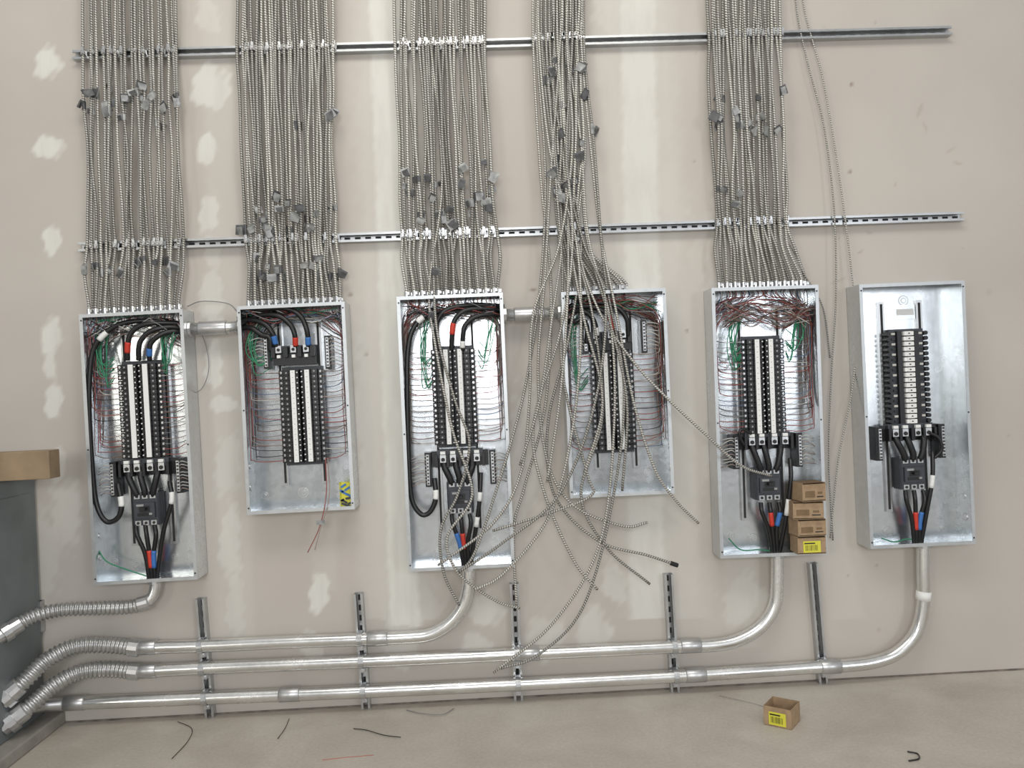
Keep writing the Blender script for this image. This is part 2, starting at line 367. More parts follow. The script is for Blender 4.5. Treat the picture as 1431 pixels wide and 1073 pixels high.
def lugs_bottom(P,cx,cy,mx,my):
    c=P.L(cx,cy,.09); m_=P.L(mx,my,.1); x,z=c.x,c.z
    b=MB(); b.box((x,-.045,z+.005),(.27,.05,.075),'black'); b.box((x,-.062,z+.03),(.22,.05,.04),'char'); b.build('lug_block',P.o)
    for i,dx in enumerate((-.085,-.035,.03,.085)):
        b=MB(); b.box((x+dx*.95,-.088,z+.008),(.028,.034,.036),'zinc'); b.cyl((x+dx*.95,-.105,z+.004),(x+dx*.95,-.11,z+.004),.010,'slot',6)
        b.box((x+dx*.95,-.1,z+.036),(.024,.016,.014),'white'); b.build('terminal_lug',P.o)
    for dx in (-.112,-.058,0,.058,.112):
        b=MB(); b.box((x+dx,-.085,z-.002),(.012,.05,.06),'black'); b.build('barrier',P.o)
    for i,(dx,ex) in enumerate(((-.078,-.036),(-.02,0),(.06,.036))):
        p=[(x+dx,-.085,z-.01),(x+dx*.95,-.1,z-.035),(m_.x+ex*1.3,-.1,m_.z+.1),(m_.x+ex,-.095,m_.z+.07)]
        MB().tube(cr(p,5),.0155,'black',8).build('bus_strap',P.o,smooth=True)
    X,Z=m_.x,m_.z; h=.075; w=.062
    b=MB(); b.prism([(X-w,-.02),(X-w,-.09),(X-w+.006,-.096),(X+w-.006,-.096),(X+w,-.09),(X+w,-.02)][::-1],Z-h,Z+h,'char')
    b.prism([(X-w*.8,-.09),(X-w*.75,-.108),(X+w*.75,-.108),(X+w*.8,-.09)][::-1],Z-h*.5,Z+h*.45,'char')
    b.box((X,-.1085,Z-.022),(.07,.001,.016),'black'); b.box((X-.02,-.1092,Z+.022),(.034,.001,.010),'lgrey'); b.box((X+.028,-.1092,Z-.02),(.014,.001,.010),'lgrey')
    mb=b.build('main_breaker',P.o)
    b=MB(); b.box((X,-.1085,Z+.004),(.05,.002,.028),'black'); b.box((X,-.12,Z+.006),(.026,.024,.013),'black',taper=.85); b.build('toggle',mb)
    for ex in (-.037,0,.037):
        for sz in (-1,1):
            b=MB(); b.box((X+ex,-.09,Z+sz*(h-.012)),(.026,.018,.022),'zinc'); b.cyl((X+ex,-.098,Z+sz*(h-.012)),(X+ex,-.102,Z+sz*(h-.012)),.007,'slot',6); b.build('terminal_lug',mb)
    P.mb=(X,Z)
    return x,z
def lugs_top(P,cx,cy):
    c=P.L(cx,cy,.09); x,z=c.x,c.z
    b=MB(); b.box((x,-.045,z-.005),(.20,.05,.09),'char'); b.box((x,-.072,z-.028),(.20,.03,.05),'black'); b.build('lug_block',P.o)
    for dx in (-.07,0,.06):
        b=MB(); b.box((x+dx,-.088,z+.022),(.026,.036,.034),'zinc'); b.cyl((x+dx,-.106,z+.020),(x+dx,-.111,z+.020),.008,'slot',6); b.box((x+dx,-.098,z-.012),(.016,.02,.014),'white'); b.build('terminal_lug',P.o)
    for dx in (-.095,-.035,.03,.09):
        b=MB(); b.box((x+dx,-.084,z+.008),(.018,.055,.05),'black'); b.build('barrier',P.o)
def feeder(P,pts,r=.0122,tapes=(),k='black2',name='feeder_cable'):
    q=cr([P.L(*p) for p in pts],10)
    o=MB().tube(q,r,k,10).build(name,P.o,smooth=True)
    for a,bb,kk in tapes: MB().tube(sub(q,a,bb),r*1.12,kk,10).build('phase_tape',o,smooth=True)
    return o
COL=['black2','wgrey','wpink','wbrown','wblue','wbrown','wgrey','wred','wpink','wgrey','wred']
def branch(P,conn,rows=None,cols=COL,keep=1.0,rr=.0019,mess=0):
    w,H=P.w,P.H; rows=rows or P.rows; N=len(rows)
    for s in (-1,1):
        xo=P.xb+s*.105; xe=s*(w/2)
        for i,z in enumerate(rows):
            if R()>keep: continue
            cx=conn[int(len(conn)*((i+.5)/N*.5 if s<0 else 1-(i+.5)/N*.5))%len(conn)]
            xg=xe-s*(.010+.030*R()); dg=U(.02,.09); zt=H-.06-.09*R()
            sl=U(.0,.035)+mess*U(-.03,.04)
            pts=[(cx[0],-cx[1],H-.003),(cx[0]+U(-.01,.01),-cx[1]-U(0,.02),H-.04),(cx[0]*.4+xg*.6,-dg-.01,zt+U(0,.025)),(xg,-dg,zt-.05)]
            if zt-z>.2: pts.append((xg+s*U(-.006,.003),-dg,(zt-.05+z)/2))
            pts+=[(xg,-dg-.01,z+sl+.018),(xg-s*.012,-.09,z+sl*.5),((xg+xo)/2,-.098-U(0,.01),z+sl*.15-U(0,.008)),(xo-s*.008,-.086,z)]
            MB().tube(cr(pts,5),rr,random.choice(cols),5).build('branch_wire',P.o,smooth=True)
def tangle(P,n,x0,x1,y0,y1,cols,r=.002,name='gutter_wire'):
    for i in range(n):
        ya=U(y0,y1); yb=U(y0,y1)
        pts=[P.L(x0+U(0,12),U(y0,y1),U(.06,.12)),P.L(x0*.7+x1*.3,ya,U(.07,.13)),P.L((x0+x1)/2,(ya+yb)/2+U(-5,5),U(.07,.13)),P.L(x0*.3+x1*.7,yb,U(.07,.13)),P.L(x1-U(0,12),U(y0,y1),U(.06,.12))]
        MB().tube(cr(pts,6),r,random.choice(cols),5).build(name,P.o,smooth=True)
def greens(P,n,px,py0,py1,xin,k='green'):
    for i in range(n):
        x=px+U(-7,7); y=py1+U(-24,16)
        pts=[P.L(x+U(0,14),py0,.06),P.L(x+U(-6,6),(py0+py1)/2+U(-14,14),U(.07,.12)),P.L(x+(xin-x)*.3,y+8,.11),P.L(xin,y-2,.07)]
        MB().tube(cr(pts,6),.0024,k,5).build('ground_wire',P.o,smooth=True)

P1=make_panel([(108,440),(258,431),(273,810),(133,818)],'leftmost tall open electrical panel, long black cable looping down its left side')
P2=make_panel([(330,428),(481,421),(496,712),(346,719)],'short open electrical panel with small yellow and blue packet in its lower right corner')
P3=make_panel([(553,415),(704,408),(718,792),(572,799)],'tall open electrical panel with loose armored cables dangling in front, above the shortest conduit')
P4=make_panel([(783,408),(930,402),(943,690),(798,696)],'short open electrical panel behind the tangle of dangling loose cables')
P5=make_panel([(993,402),(1143,398),(1157,775),(1008,780)],'tall wired electrical panel with a stack of small cardboard boxes in its lower right corner')
P6=make_panel([(1197,397),(1350,392),(1362,760),(1220,767)],'rightmost open electrical panel, with no breakers or branch wiring fitted')
breakers(P1,193,508,640,.024); breakers(P2,419,516,646,.022); breakers(P3,632,487,621,.021); breakers(P4,855,492,629,.020); breakers(P5,1066,473,606,.022); empty_bus(P6,1269,462,592)
for P,(cx,cy,mx,my),wr in ((P1,(203,655,203,712),1),(P3,(643,642,643,695),1),(P5,(1073,618,1075,677),1),(P6,(1273,606,1277,662),0)):
    x,z=lugs_bottom(P,cx,cy,mx,my)
    neutral_bar(P,x-.155,z-.115,z+.03,-1,wr); neutral_bar(P,x+.155,z-.115,z+.03,1,wr)
lugs_top(P2,411,494); lugs_top(P4,853,474)
for P,(lx,rx,y) in ((P2,(372,458,492)),(P4,(818,900,470))):
    for px,s in ((lx,-1),(rx,1)):
        c=P.L(px,y,.09); neutral_bar(P,c.x,c.z-.07,c.z+.07,s,True,8)
# feeders
feeder(P1,[(259,452,.07),(232,451,.1),(203,453,.12),(186,462,.12),(179,478,.115),(178,503,.095)],tapes=[(.80,.93,'red')])
feeder(P1,[(259,459,.07),(236,457,.1),(212,462,.12),(198,474,.12),(194,486,.115),(194,503,.095)])
feeder(P1,[(259,465,.07),(241,463,.1),(224,468,.12),(212,478,.12),(209,488,.115),(209,503,.095)],tapes=[(.78,.93,'blue')])
feeder(P1,[(259,455,.05),(225,448,.07),(175,451,.1),(147,466,.11),(129,495,.11),(124,560,.11),(128,640,.11),(134,700,.11),(148,728,.11),(164,724,.11),(170,705,.11),(165,675,.1)],tapes=[(.27,.31,'white'),(.90,.95,'white')])
for x,kk in ((190,'black2'),(203,'red'),(216,'blue')):
    feeder(P1,[(x,733,.09),(x+2,748,.1),(x+ (214-x)*.55,775,.09),(213+(x-203)*.3,812,.075)],.0105,tapes=[(.60,.85,kk)] if kk!='black2' else [])
feeder(P1,[(237,672,.1),(240,700,.11),(228,745,.1),(219,812,.075)],.0105,tapes=[(.22,.38,'white')])
feeder(P1,[(137,768,.08),(150,785,.08),(178,796,.08),(208,806,.07)],.003,k='green',name='ground_wire')
feeder(P3,[(704,433,.07),(675,431,.1),(650,434,.12),(636,446,.12),(632,462,.115),(631,490,.095)],tapes=[(.68,.85,'red')])
feeder(P3,[(704,441,.07),(682,439,.1),(662,444,.12),(650,455,.12),(647,468,.115),(646,490,.095)],tapes=[(.88,.97,'white')])
feeder(P3,[(704,428,.06),(660,426,.1),(626,432,.12),(612,446,.12),(610,462,.115),(612,490,.095)])
feeder(P3,[(704,436,.05),(655,430,.07),(604,438,.1),(580,455,.11),(570,490,.11),(569,560,.11),(571,640,.11),(575,695,.11),(588,718,.11),(601,715,.11),(609,695,.11),(607,668,.1)],tapes=[(.22,.26,'white'),(.90,.95,'white')])
for x,kk in ((631,'blue'),(643,'red'),(656,'black2')):
    feeder(P3,[(x,718,.09),(x+2,732,.1),(x+(652-x)*.55,760,.09),(652+(x-643)*.3,793,.075)],.0105,tapes=[(.50,.75,kk)] if kk!='black2' else [])
feeder(P3,[(672,660,.1),(670,700,.11),(664,745,.1),(657,793,.075)],.0105,tapes=[(.25,.36,'white'),(.5,.62,'white')])
feeder(P2,[(333,449,.07),(352,447,.1),(370,453,.12),(381,466,.12),(386,484,.1)],tapes=[(.82,.97,'blue')])
feeder(P2,[(333,455,.07),(362,441,.1),(388,441,.12),(405,453,.12),(412,468,.12),(413,484,.1)],tapes=[(.85,.98,'red')])
feeder(P2,[(333,445,.06),(365,433,.1),(400,431,.12),(420,442,.12),(429,462,.12),(431,484,.1)],tapes=[(.88,.98,'blue')])
feeder(P2,[(333,460,.05),(350,458,.1),(366,468,.11),(377,472,.11),(378,490,.1)])
feeder(P4,[(786,434,.07),(815,428,.1),(838,432,.12),(853,446,.12),(857,470,.1)],tapes=[(.70,.90,'red')])
feeder(P4,[(786,440,.07),(808,434,.1),(824,440,.12),(832,454,.12),(834,472,.1)],tapes=[(.8,.95,'white')])
feeder(P4,[(786,430,.06),(826,423,.1),(858,427,.12),(875,444,.12),(878,470,.1)])
feeder(P4,[(786,444,.05),(800,450,.1),(812,446,.11),(820,456,.11),(820,480,.1)])
for x,kk in ((1063,'black2'),(1075,'red'),(1088,'blue')):
    feeder(P5,[(x,702,.09),(x+2,716,.1),(x+(1083-x)*.55,740,.09),(1083+(x-1075)*.3,773,.075)],.0105,tapes=[(.35,.6,kk)] if kk!='black2' else [])
feeder(P5,[(1104,640,.1),(1105,672,.115),(1098,725,.1),(1089,773,.075)],.0105,tapes=[(.50,.64,'white')])
for x,kk in ((1265,'black2'),(1277,'red'),(1290,'blue')):
    feeder(P6,[(x,685,.09),(x+2,700,.1),(x+(1282-x)*.55,727,.09),(1281+(x-1277)*.3,760,.075)],.0105,tapes=[(.55,.8,kk)] if kk!='black2' else [])
feeder(P6,[(1303,630,.1),(1303,668,.11),(1295,715,.1),(1287,760,.075)],.0105,tapes=[(.32,.44,'white')])
feeder(P6,[(1300,605,.11),(1312,612,.12),(1316,628,.12),(1306,640,.11)],.008)
feeder(P5,[(1040,622,.11),(1033,608,.12),(1037,600,.12),(1050,606,.11)],.007)
feeder(P6,[(1232,752,.08),(1250,757,.08),(1268,753,.08),(1282,757,.07)],.003,k='green',name='ground_wire')
feeder(P5,[(1018,752,.08),(1035,768,.08),(1060,768,.08),(1080,770,.07)],.003,k='green',name='ground_wire')
# knockouts
for P,L_ in ((P2,((370,692),(424,688),(478,683))),(P4,((820,668),(862,664),(905,660))),(P1,((160,785),(190,790),(245,778))),(P3,((588,770),(612,775),(690,765))),(P5,((1022,748),(1052,752))),(P6,((1262,420),(1240,742),(1318,738)))):
    for i,(x,y) in enumerate(L_):
        c=P.L(x,y,.006); knock(P,c.x,c.z,.026 if i==1 or P is P6 and i==0 else .018)
for P in (P1,P2,P3,P4,P5,P6):
    for s in (-1,1): side_knock(P,s,.12); side_knock(P,s,.22,.07,.014)
c=P6.L(1264,436,.01); b=MB(); b.box((c.x,-.010,c.z),(.10,.008,.07),'galv'); b.box((c.x,-.0155,c.z),(.085,.001,.03),'white'); b.build('paper_label',P6.o)
# ---------------------------------------------------------------- struts
def lerp(a,b,t): return a+(b-a)*t
def strut(a,b,label,group):
    p=W(*a,0); q=W(*b,0); v=q-p; Lh=v.length; x=v.normalized(); y=Vector((0,1,0)); z=x.cross(y)
    mw=Matrix((x,y,z)).transposed().to_4x4(); mw.translation=p
    o=empty('strut_channel',label,'strut channel',mw,group)
    m_=MB(); h=.0205; m_.box((Lh/2,-.0013,0),(Lh,.0025,2*h),'rail')
    for s in (-1,1):
        m_.box((Lh/2,-.0205,s*h),(Lh,.041,.0025),'rail'); m_.box((Lh/2,-.0405,s*(h-.0048)),(Lh,.0022,.0100),'rail'); m_.box((Lh/2,-.037,s*(h-.009)),(Lh,.008,.0015),'rail')
    n=int(Lh/.05)
    for i in range(n): m_.box(((i+.5)*Lh/n,-.0029,0),(.028,.0012,.014),'slot')
    m_.build('channel',o); return o,mw.inverted()
S1,S1i=strut((107,81),(1324,47),'upper of two long horizontal slotted steel struts holding the cable bundles','horizontal struts')
S2,S2i=strut((115,347),(1341,304),'lower of two long horizontal slotted steel struts, just above the panels','horizontal struts')
def yS1(x): return 81+(x-107)*(47-81)/(1324-107)
def yS2(x): return 347+(x-115)*(304-347)/(1341-115)
def clamp_mesh(dd):
    b=MB(); w=.0085
    for s in (-1,1): b.box((s*w,-.041-dd/2,0),(.002,dd,.022),'clamp')
    b.box((0,-.041-dd,0),(2*w+.002,.002,.022),'clamp'); b.box((.002,-.041-dd,.018),(.012,.004,.018),'zinc'); b.cyl((.002,-.041-dd,-.002),(.002,-.041-dd-.008,-.002),.0045,'zinc',6)
    b.box((0,-.044,-.006),(.026,.004,.034),'zinc')
    return b.mesh('cable_clamp')
CL=clamp_mesh(.022); CL2=clamp_mesh(.038)
def clamp(o,inv,px,py,me):
    p=inv@W(px,py,.05); c=place(me,'cable_clamp',o,(p.x,0,U(-.003,.003)),(0,U(-.15,.15),0))
# ---------------------------------------------------------------- cables
RC=.0076
def flag(parent,p,dark):
    b=MB(); a=U(-.7,.7); wv=U(.026,.048); hv=U(.026,.052); s=random.choice((-1,1))
    Rm=Matrix.Rotation(U(-.6,.6),3,'Y')@Matrix.Rotation(a*1.3,3,'Z')
    k='taped' if dark else 'tape'
    b.cyl(p+Vector((0,0,-hv/2)),p+Vector((0,0,hv/2)),RC*1.3,k,8)
    b.box(p+Rm@Vector((s*wv/2,-.010,0)),(wv,.0015,hv),k,Rm)
    Rm2=Rm@Matrix.Rotation(s*.4,3,'Z')@Matrix.Rotation(.2,3,'X')
    b.box(p+Rm@Vector((s*wv*.45,-.016,-.006)),(wv*.85,.0015,hv*.8),'tape' if R()<.6 else 'taped',Rm2)
    b.build('tape_flag',parent,world=True)
def cable(pts,label,group,flags=(),r=RC,conn=None,n=8,endtape=None):
    q=cr(pts,n); o=MB().tube(q,r,'cable',8).build('armored_cable',smooth=True)
    tag(o,label,'cable',group)
    for i,dk in flags:
        flag(o,q[min(len(q)-1,i)],dk)
    if conn:
        P,lx,d=conn; b=MB(); f=lambda z:P.mw@Vector((lx,-d,P.H+z))
        b.cyl(f(-.006),f(.006),.0135,'zinc',10); b.cyl(f(.006),f(.03),.0105,'zinc',10); b.box(f(.02)+Vector((.010,-.004,0)),(.012,.012,.014),'clamp'); b.build('connector',o,world=True,smooth=False)
    if endtape: MB().tube(q[-3:],r*1.7,endtape,8).build('end_tape',o,world=True)
    return o
CONN={}
def bundle(P,n,tx,x1,x2,x3,label,group,fl,layers=(.052,),wob=4.0,key=None,cm=None,darkp=.5):
    conn=[]
    bow=[math.sin(i*1.7+key)*wob*.6 for i in range(n)]
    for i in range(n):
        t=(i+.5)/n; j=U(-.4,.4)/n
        a=lerp(*tx,t+j); b_=lerp(*x1,t+j); c=lerp(*x2,t+U(-.45,.45)/n); e=lerp(*x3,t)
        d=layers[i%len(layers)]; dm=d+.008+.016*((i*7)%3)
        de=.045 if i%2 else .085
        lx=max(-P.w/2+.02,min(P.w/2-.02,P.L(e,P_top[key],de).x))
        end=P.mw@Vector((lx,-de,P.H+.01)); end2=P.mw@Vector((lx,-de,P.H+.05))
        ym=lambda k: lerp(yS1(b_),yS2(c),k)
        pts=[W(a+U(-2,2),-130,d),W(lerp(a,b_,.6)+U(-2,2),-5,dm),W(b_,yS1(b_),d),W(lerp(b_,c,.2)+bow[i]*.6+U(-wob,wob)*.5,ym(.22),dm),W(lerp(b_,c,.5)+bow[i]+U(-wob,wob)*.7,ym(.5),dm+U(0,.02)),W(lerp(b_,c,.8)+bow[i]*.4+U(-wob,wob)*.6,ym(.8),dm),W(c,yS2(c),d),
             W(lerp(c,e,.35)+U(-4,4),lerp(yS2(c),P_top[key],.4),lerp(d,de,.5)+.01),end2,end]
        fls=[]
        for (lo,hi,pr) in fl:
            if R()<pr: fls.append((int(U(lo,hi)*8),R()<darkp))
        cable(pts,label,group,fls,conn=(P,lx,de)); conn.append((lx,de))
        if R()<.6:
            me=cm or CL
            clamp(S1,S1i,b_+1,yS1(b_),me)
        if R()<.6: clamp(S2,S2i,c+1,yS2(c),cm or CL)
    CONN[key]=conn
P_top={1:433,2:423,3:410,4:404,5:399}
bundle(P1,21,(114,243),(115,250),(121,258),(118,254),'armored cable strapped above and running into the leftmost tall panel','cables into the leftmost panel',[(2.8,3.6,.85),(2.7,3.3,.4),(6.6,7.2,.35)],key=1,layers=(.052,.058))
bundle(P2,28,(328,462),(330,468),(343,470),(345,478),'armored cable strapped above and running into the short panel holding a yellow packet','cables into the second panel',[(4.9,5.8,.65),(6.6,7.5,.6),(3.2,4,.08)],key=2,layers=(.052,.062))
bundle(P3,24,(549,678),(550,682),(560,696),(565,699),'armored cable strapped above and running into the tall panel beside the dangling tangle','cables into the third panel',[(4.3,5.7,.9),(4.8,5.6,.3)],key=3,layers=(.052,.060))
bundle(P4,14,(765,818),(768,815),(780,808),(790,876),'armored cable running straight into the short panel behind the dangling tangle','cables into the fourth panel',[(2.4,2.8,.2),(3.6,5.4,.5)],key=4,layers=(.052,.066),cm=CL2,wob=5)
bundle(P5,22,(987,1088),(990,1092),(1000,1103),(1002,1128),'armored cable strapped above and running into the tall panel holding cardboard boxes','cables into the fifth panel',[(3.3,4.1,.8),(5.0,5.5,.2)],key=5,layers=(.052,.062))
for P,k in ((P1,1),(P2,2),(P3,3),(P4,4),(P5,5)):
    branch(P,CONN[k])
    branch(P,CONN[k],cols=['wpink','wwhite','wgrey','wred','wbrown'],keep=.45,rr=.0017,mess=1)
tangle(P1,12,118,250,442,472,['black2','wgrey','wbrown','green','wwhite'])
tangle(P2,16,340,478,430,452,['black2','wred','wgrey','green','wwhite','wblue'])
tangle(P3,14,562,700,422,446,['wgrey','wred','black2','green'])
tangle(P4,16,792,925,412,436,['wred','wbrown','black2','wgrey','green'])
tangle(P5,34,1008,1138,420,458,['wbrown','black2','wgrey','wwhite','wpink','wbrown','wred','wpink'])
greens(P1,9,140,460,520,160); greens(P1,8,236,460,500,226); greens(P2,7,352,450,505,380); greens(P3,7,588,440,520,605); greens(P3,5,682,440,500,668); greens(P4,5,805,430,520,822); greens(P5,9,1024,440,505,1036); greens(P5,9,1112,440,485,1098)
# loose cables
def loose(pts,label,fl=(),r=RC*.82,g=None,et=None):
    P=[W(x,y,d) for x,y,d in pts]
    return cable(P,label,g,[(int(f*8),R()<.5) for f in fl],r=r,n=8,endtape=et)
loose([(806,-130,.075),(806,55,.08),(818,200,.09),(808,335,.09),(835,430,.18),(885,505,.2),(932,556,.22),(985,606,.24),(1035,650,.2),(1078,665,.14)],'loose armored cable stretching right to the main breaker of the panel with cardboard boxes',(1.3,3))
loose([(812,-130,.07),(812,50,.08),(826,210,.1),(840,330,.1),(862,440,.18),(885,560,.19),(915,655,.2),(945,700,.18),(976,731,.15)],'loose armored cable ending in midair between the short fourth panel and panel with boxes',(1.5,))
loose([(770,-130,.07),(768,55,.08),(780,170,.1),(812,330,.09),(795,470,.17),(766,590,.12),(774,690,.15),(835,755,.18),(905,776,.18),(947,790,.16)],'loose armored cable with black taped end pointing right below the short panel',(1.4,2.2),et='black')
loose([(760,-130,.07),(757,55,.08),(772,200,.1),(798,328,.09),(828,440,.19),(842,580,.2),(812,690,.2),(848,765,.18),(908,816,.15)],'loose armored cable with bare end just under the black taped cable end',(1.4,))
loose([(795,-130,.075),(793,50,.08),(812,200,.11),(822,330,.1),(853,450,.2),(858,600,.2),(838,760,.2),(775,868,.19),(690,940,.17)],'loose armored cable sweeping down left in front of the conduits, lowest end of the tangle',(2.2,))
loose([(818,-130,.07),(816,60,.08),(830,200,.11),(845,380,.12),(872,540,.2),(856,700,.21),(815,848,.2),(752,915,.19),(700,934,.18)],'loose armored cable curving beside the lowest hanging one, ending just above its end',(1.9,))
loose([(755,-130,.07),(750,52,.08),(762,240,.1),(755,400,.11),(732,550,.13),(692,690,.2),(662,775,.2),(640,800,.18)],'loose armored cable swinging left across the lower right corner of the third panel')
loose([(786,-130,.08),(783,52,.09),(770,240,.12),(762,380,.13),(752,520,.15),(764,640,.17),(800,705,.2),(870,735,.17),(905,730,.16)],'loose armored cable bending right along the bottom edge of the short panel')
loose([(800,-130,.085),(800,52,.09),(792,230,.13),(816,340,.11),(846,420,.2),(832,560,.22),(782,690,.22),(700,760,.22),(640,800,.2)],'loose armored cable crossing leftward from the short panel to conduit below the third panel')
loose([(764,-130,.08),(763,52,.09),(776,240,.12),(786,380,.12),(786,520,.17),(820,660,.2),(828,690,.2),(782,712,.2),(688,742,.2)],'loose armored cable hooking back left, ending near the lower right of the third panel',(2.0,))
loose([(748,-130,.08),(745,52,.085),(756,250,.09),(770,400,.1),(763,560,.12),(733,680,.12),(718,740,.1),(722,850,.09)],'loose armored cable hanging to the top of the middle short vertical strut')
loose([(792,-130,.09),(792,52,.09),(800,200,.12),(782,340,.12),(745,440,.14),(740,560,.14),(728,660,.16),(690,730,.2),(612,790,.19)],'loose armored cable reaching farthest left across the bottom of the third panel',(2.4,))
loose([(780,-130,.09),(779,52,.09),(790,200,.12),(800,340,.14),(784,460,.17),(746,590,.15),(758,680,.18),(800,780,.2),(835,824,.2)],'loose armored cable bowing left between third and fourth panels then ending below them',(1.7,))
loose([(753,-130,.085),(753,52,.085),(770,220,.11),(804,330,.12),(812,460,.19),(800,600,.19),(768,720,.19),(705,800,.19),(662,825,.18)],'loose armored cable ending at the elbow under the third panel, beside the tangle',(2.5,))
for i,(x0,x1,x2,x3) in enumerate(((758,775,772,750),(774,790,815,838),(778,786,792,778),(804,812,850,872))):
    loose([(x0,-130,.068+.006*(i%3)),(x0,52,.07),(x1,200,.1),(x1+U(4,14),330,.1),(x2,440,.2),(x3+4,560,.21),(x3-6+U(-20,10),650+i*12,.2)],'loose armored cable in the tangle ending between the third panel and the fourth' if x3<790 else 'loose armored cable in the tangle dangling in front of the short panel and ending there',(U(1.2,4),),g='loose cables dangling between third panel and fourth' if x3<790 else 'loose cables dangling in front of the fourth panel')
loose([(598,60,.065),(604,200,.09),(606,380,.12),(612,470,.19),(636,560,.2),(656,620,.2),(640,690,.2),(616,740,.2),(620,800,.18),(642,846,.16)],'loose armored cable hanging in front of the third panel, its end by the conduit elbow',(2,))
loose([(602,62,.065),(618,250,.09),(600,400,.12),(608,480,.19),(632,600,.21),(660,690,.21),(625,750,.21),(640,800,.2),(690,838,.15),(726,850,.11)],'loose armored cable hanging past the third panel and swinging right to a strut top',(2.5,))
for x in (748,756,763,771,787,795,803): clamp(S1,S1i,x,50,CL2)
loose([(1108,-130,.03),(1112,0,.03),(1128,85,.04),(1152,180,.05),(1166,300,.06),(1168,420,.06),(1162,520,.06),(1158,640,.07),(1164,755,.05)],'thin loose armored cable hanging straighter, left one of two beside the rightmost panel',(),r=.004)
loose([(1116,-130,.03),(1122,0,.03),(1150,110,.04),(1172,240,.05),(1190,380,.06),(1197,470,.06),(1190,550,.06),(1172,640,.06),(1160,752,.06)],'thin loose armored cable bulging out to the rightmost panel, right one of two',(),r=.004)
loose([(1095,330,.06),(1108,350,.05),(1122,380,.06),(1150,430,.03),(1160,500,.03)],'short thin cable curling off the fifth bundle towards the wall',(),r=.0035)
b=MB().tube(cr([W(262,428,.05),W(282,421,.06),W(318,424,.06),W(332,436,.05)],8),.0025,'wgrey',6).build('loose_wire',smooth=True); tag(b,'thin grey wire arching over the short conduit between the two left panels','wire')
b=MB().tube(cr([W(262,446,.03),W(283,470,.03),W(292,510,.03),W(284,540,.03),W(268,552,.03)],8),.002,'wgrey',6).build('loose_wire',smooth=True); tag(b,'thin dark wire looping down between the two left panels','wire')
o=MB().tube(cr([P2.L(455,640,.12),P2.L(456,690,.15),P2.L(447,735,.155),P2.L(430,772,.155)],8),.0023,'wred',6).build('dangling_wire',P2.o,smooth=True)
MB().tube(cr([P2.L(458,640,.12),P2.L(460,695,.15),P2.L(448,738,.158),P2.L(440,768,.158)],8),.0023,'wpink',6).build('dangling_wire',P2.o,smooth=True)
c=P2.L(448,730,.16); MB().box(c,(.04,.0015,.02),'tape').build('tape_flag',o)
# ---------------------------------------------------------------- conduits
RP=.031
def ribbed(pts,r,amp=.0045,step=.005):
    q=resample(cr(pts,16),step); rr=[r+amp*math.sin(i*math.pi/2+.4) for i in range(len(q))]; return q,rr
def pipe_thing(name,label,pts,flex=None,coup=(),r=RP,n=14,group='large steel conduits'):
    q=cr(pts,n); lo=min(q,key=lambda v:v.z); o=empty(name,label,'conduit',Matrix.Translation(lo),group)
    MB().tube(q,r,'pipe',18).build('pipe',o,world=True,smooth=True)
    for p,v in coup:
        v=v.normalized()*.05; MB().tube([p-v,p-v*.92,p+v*.92,p+v],[r*1.02,r*1.14,r*1.14,r*1.02],'pipe_d',18).build('coupling',o,world=True,smooth=True)
    if flex:
        fq,rr=ribbed(flex,r*1.13); MB().tube(fq,rr,'flex',16).build('flexible_section',o,world=True,smooth=True)
        v=(fq[12]-fq[0]).normalized(); e=fq[0]
        MB().tube([e-v*.02,e-v*.015,e+v*.03,e+v*.035],[r*1.1,r*1.32,r*1.32,r*1.2],'pipe_d',14).build('connector',o,world=True)
        e=fq[-1]; v=(fq[-16]-e).normalized()
        MB().tube([e-v*.03,e-v*.005,e-v*.004,e+v*.03,e+v*.031,e+v*.075,e+v*.08],[r*1.3,r*1.3,r*1.7,r*1.7,r*1.45,r*1.4,r*1.25],'pipe_d',14).build('connector',o,world=True)
    return o
def bot(P,px,py):
    l=P.L(px,py,.073); return P.mw@Vector((l.x,-.073,.0)),P
def conduit(P,px,elbow,run,flex,label,coup):
    s,_=bot(P,px,P.botpy); dpt=.074
    pts=[s+Vector((0,0,.004))]+[W(x,y,dpt) for x,y in elbow]+[W(x,y,dpt) for x,y in run]
    cps=[]
    for x,y in coup: cps.append((W(x,y,dpt),W(x+10,y-.5,dpt)-W(x,y,dpt)))
    o=pipe_thing('steel_conduit',label,pts,[W(*p) for p in flex] if flex else None,cps)
    b=MB(); u=Vector((0,0,1)); b.tube([s-u*.022,s-u*.02,s-u*.002,s-u*.0],[.034,.041,.041,.04],'pipe_d',12).build('locknut',o,world=True)
    return o
P1.botpy=815;P3.botpy=795;P5.botpy=777;P6.botpy=763
conduit(P3,655,[(654,820),(646,848),(627,872),(602,886),(575,890)],[(505,893),(400,897),(290,902),(190,905)],
        [(190,905,.074),(150,901,.08),(105,903,.12),(66,922,.2),(34,952,.28),(6,976,.32)],'steel conduit dropping from the third panel, topmost of three horizontal runs',[(528,892),(205,904)])
conduit(P5,1086,[(1086,810),(1083,845),(1066,873),(1037,892),(1000,901)],[(935,904),(720,914),(505,924),(290,933),(190,938)],
        [(190,938,.074),(150,935,.08),(108,940,.12),(72,960,.2),(44,985,.27),(12,1010,.32)],'steel conduit dropping from the panel with boxes, middle of three horizontal runs',[(965,902),(205,937),(740,913)])
o=conduit(P6,1290,[(1290,800),(1290,845),(1280,884),(1254,912),(1220,925),(1180,930)],[(1140,932),(940,945),(722,956),(510,966),(290,975),(90,983)],
        None,'longest steel conduit, from the rightmost panel along just above the floor',[(1160,931),(405,970),(105,982),(972,943)])
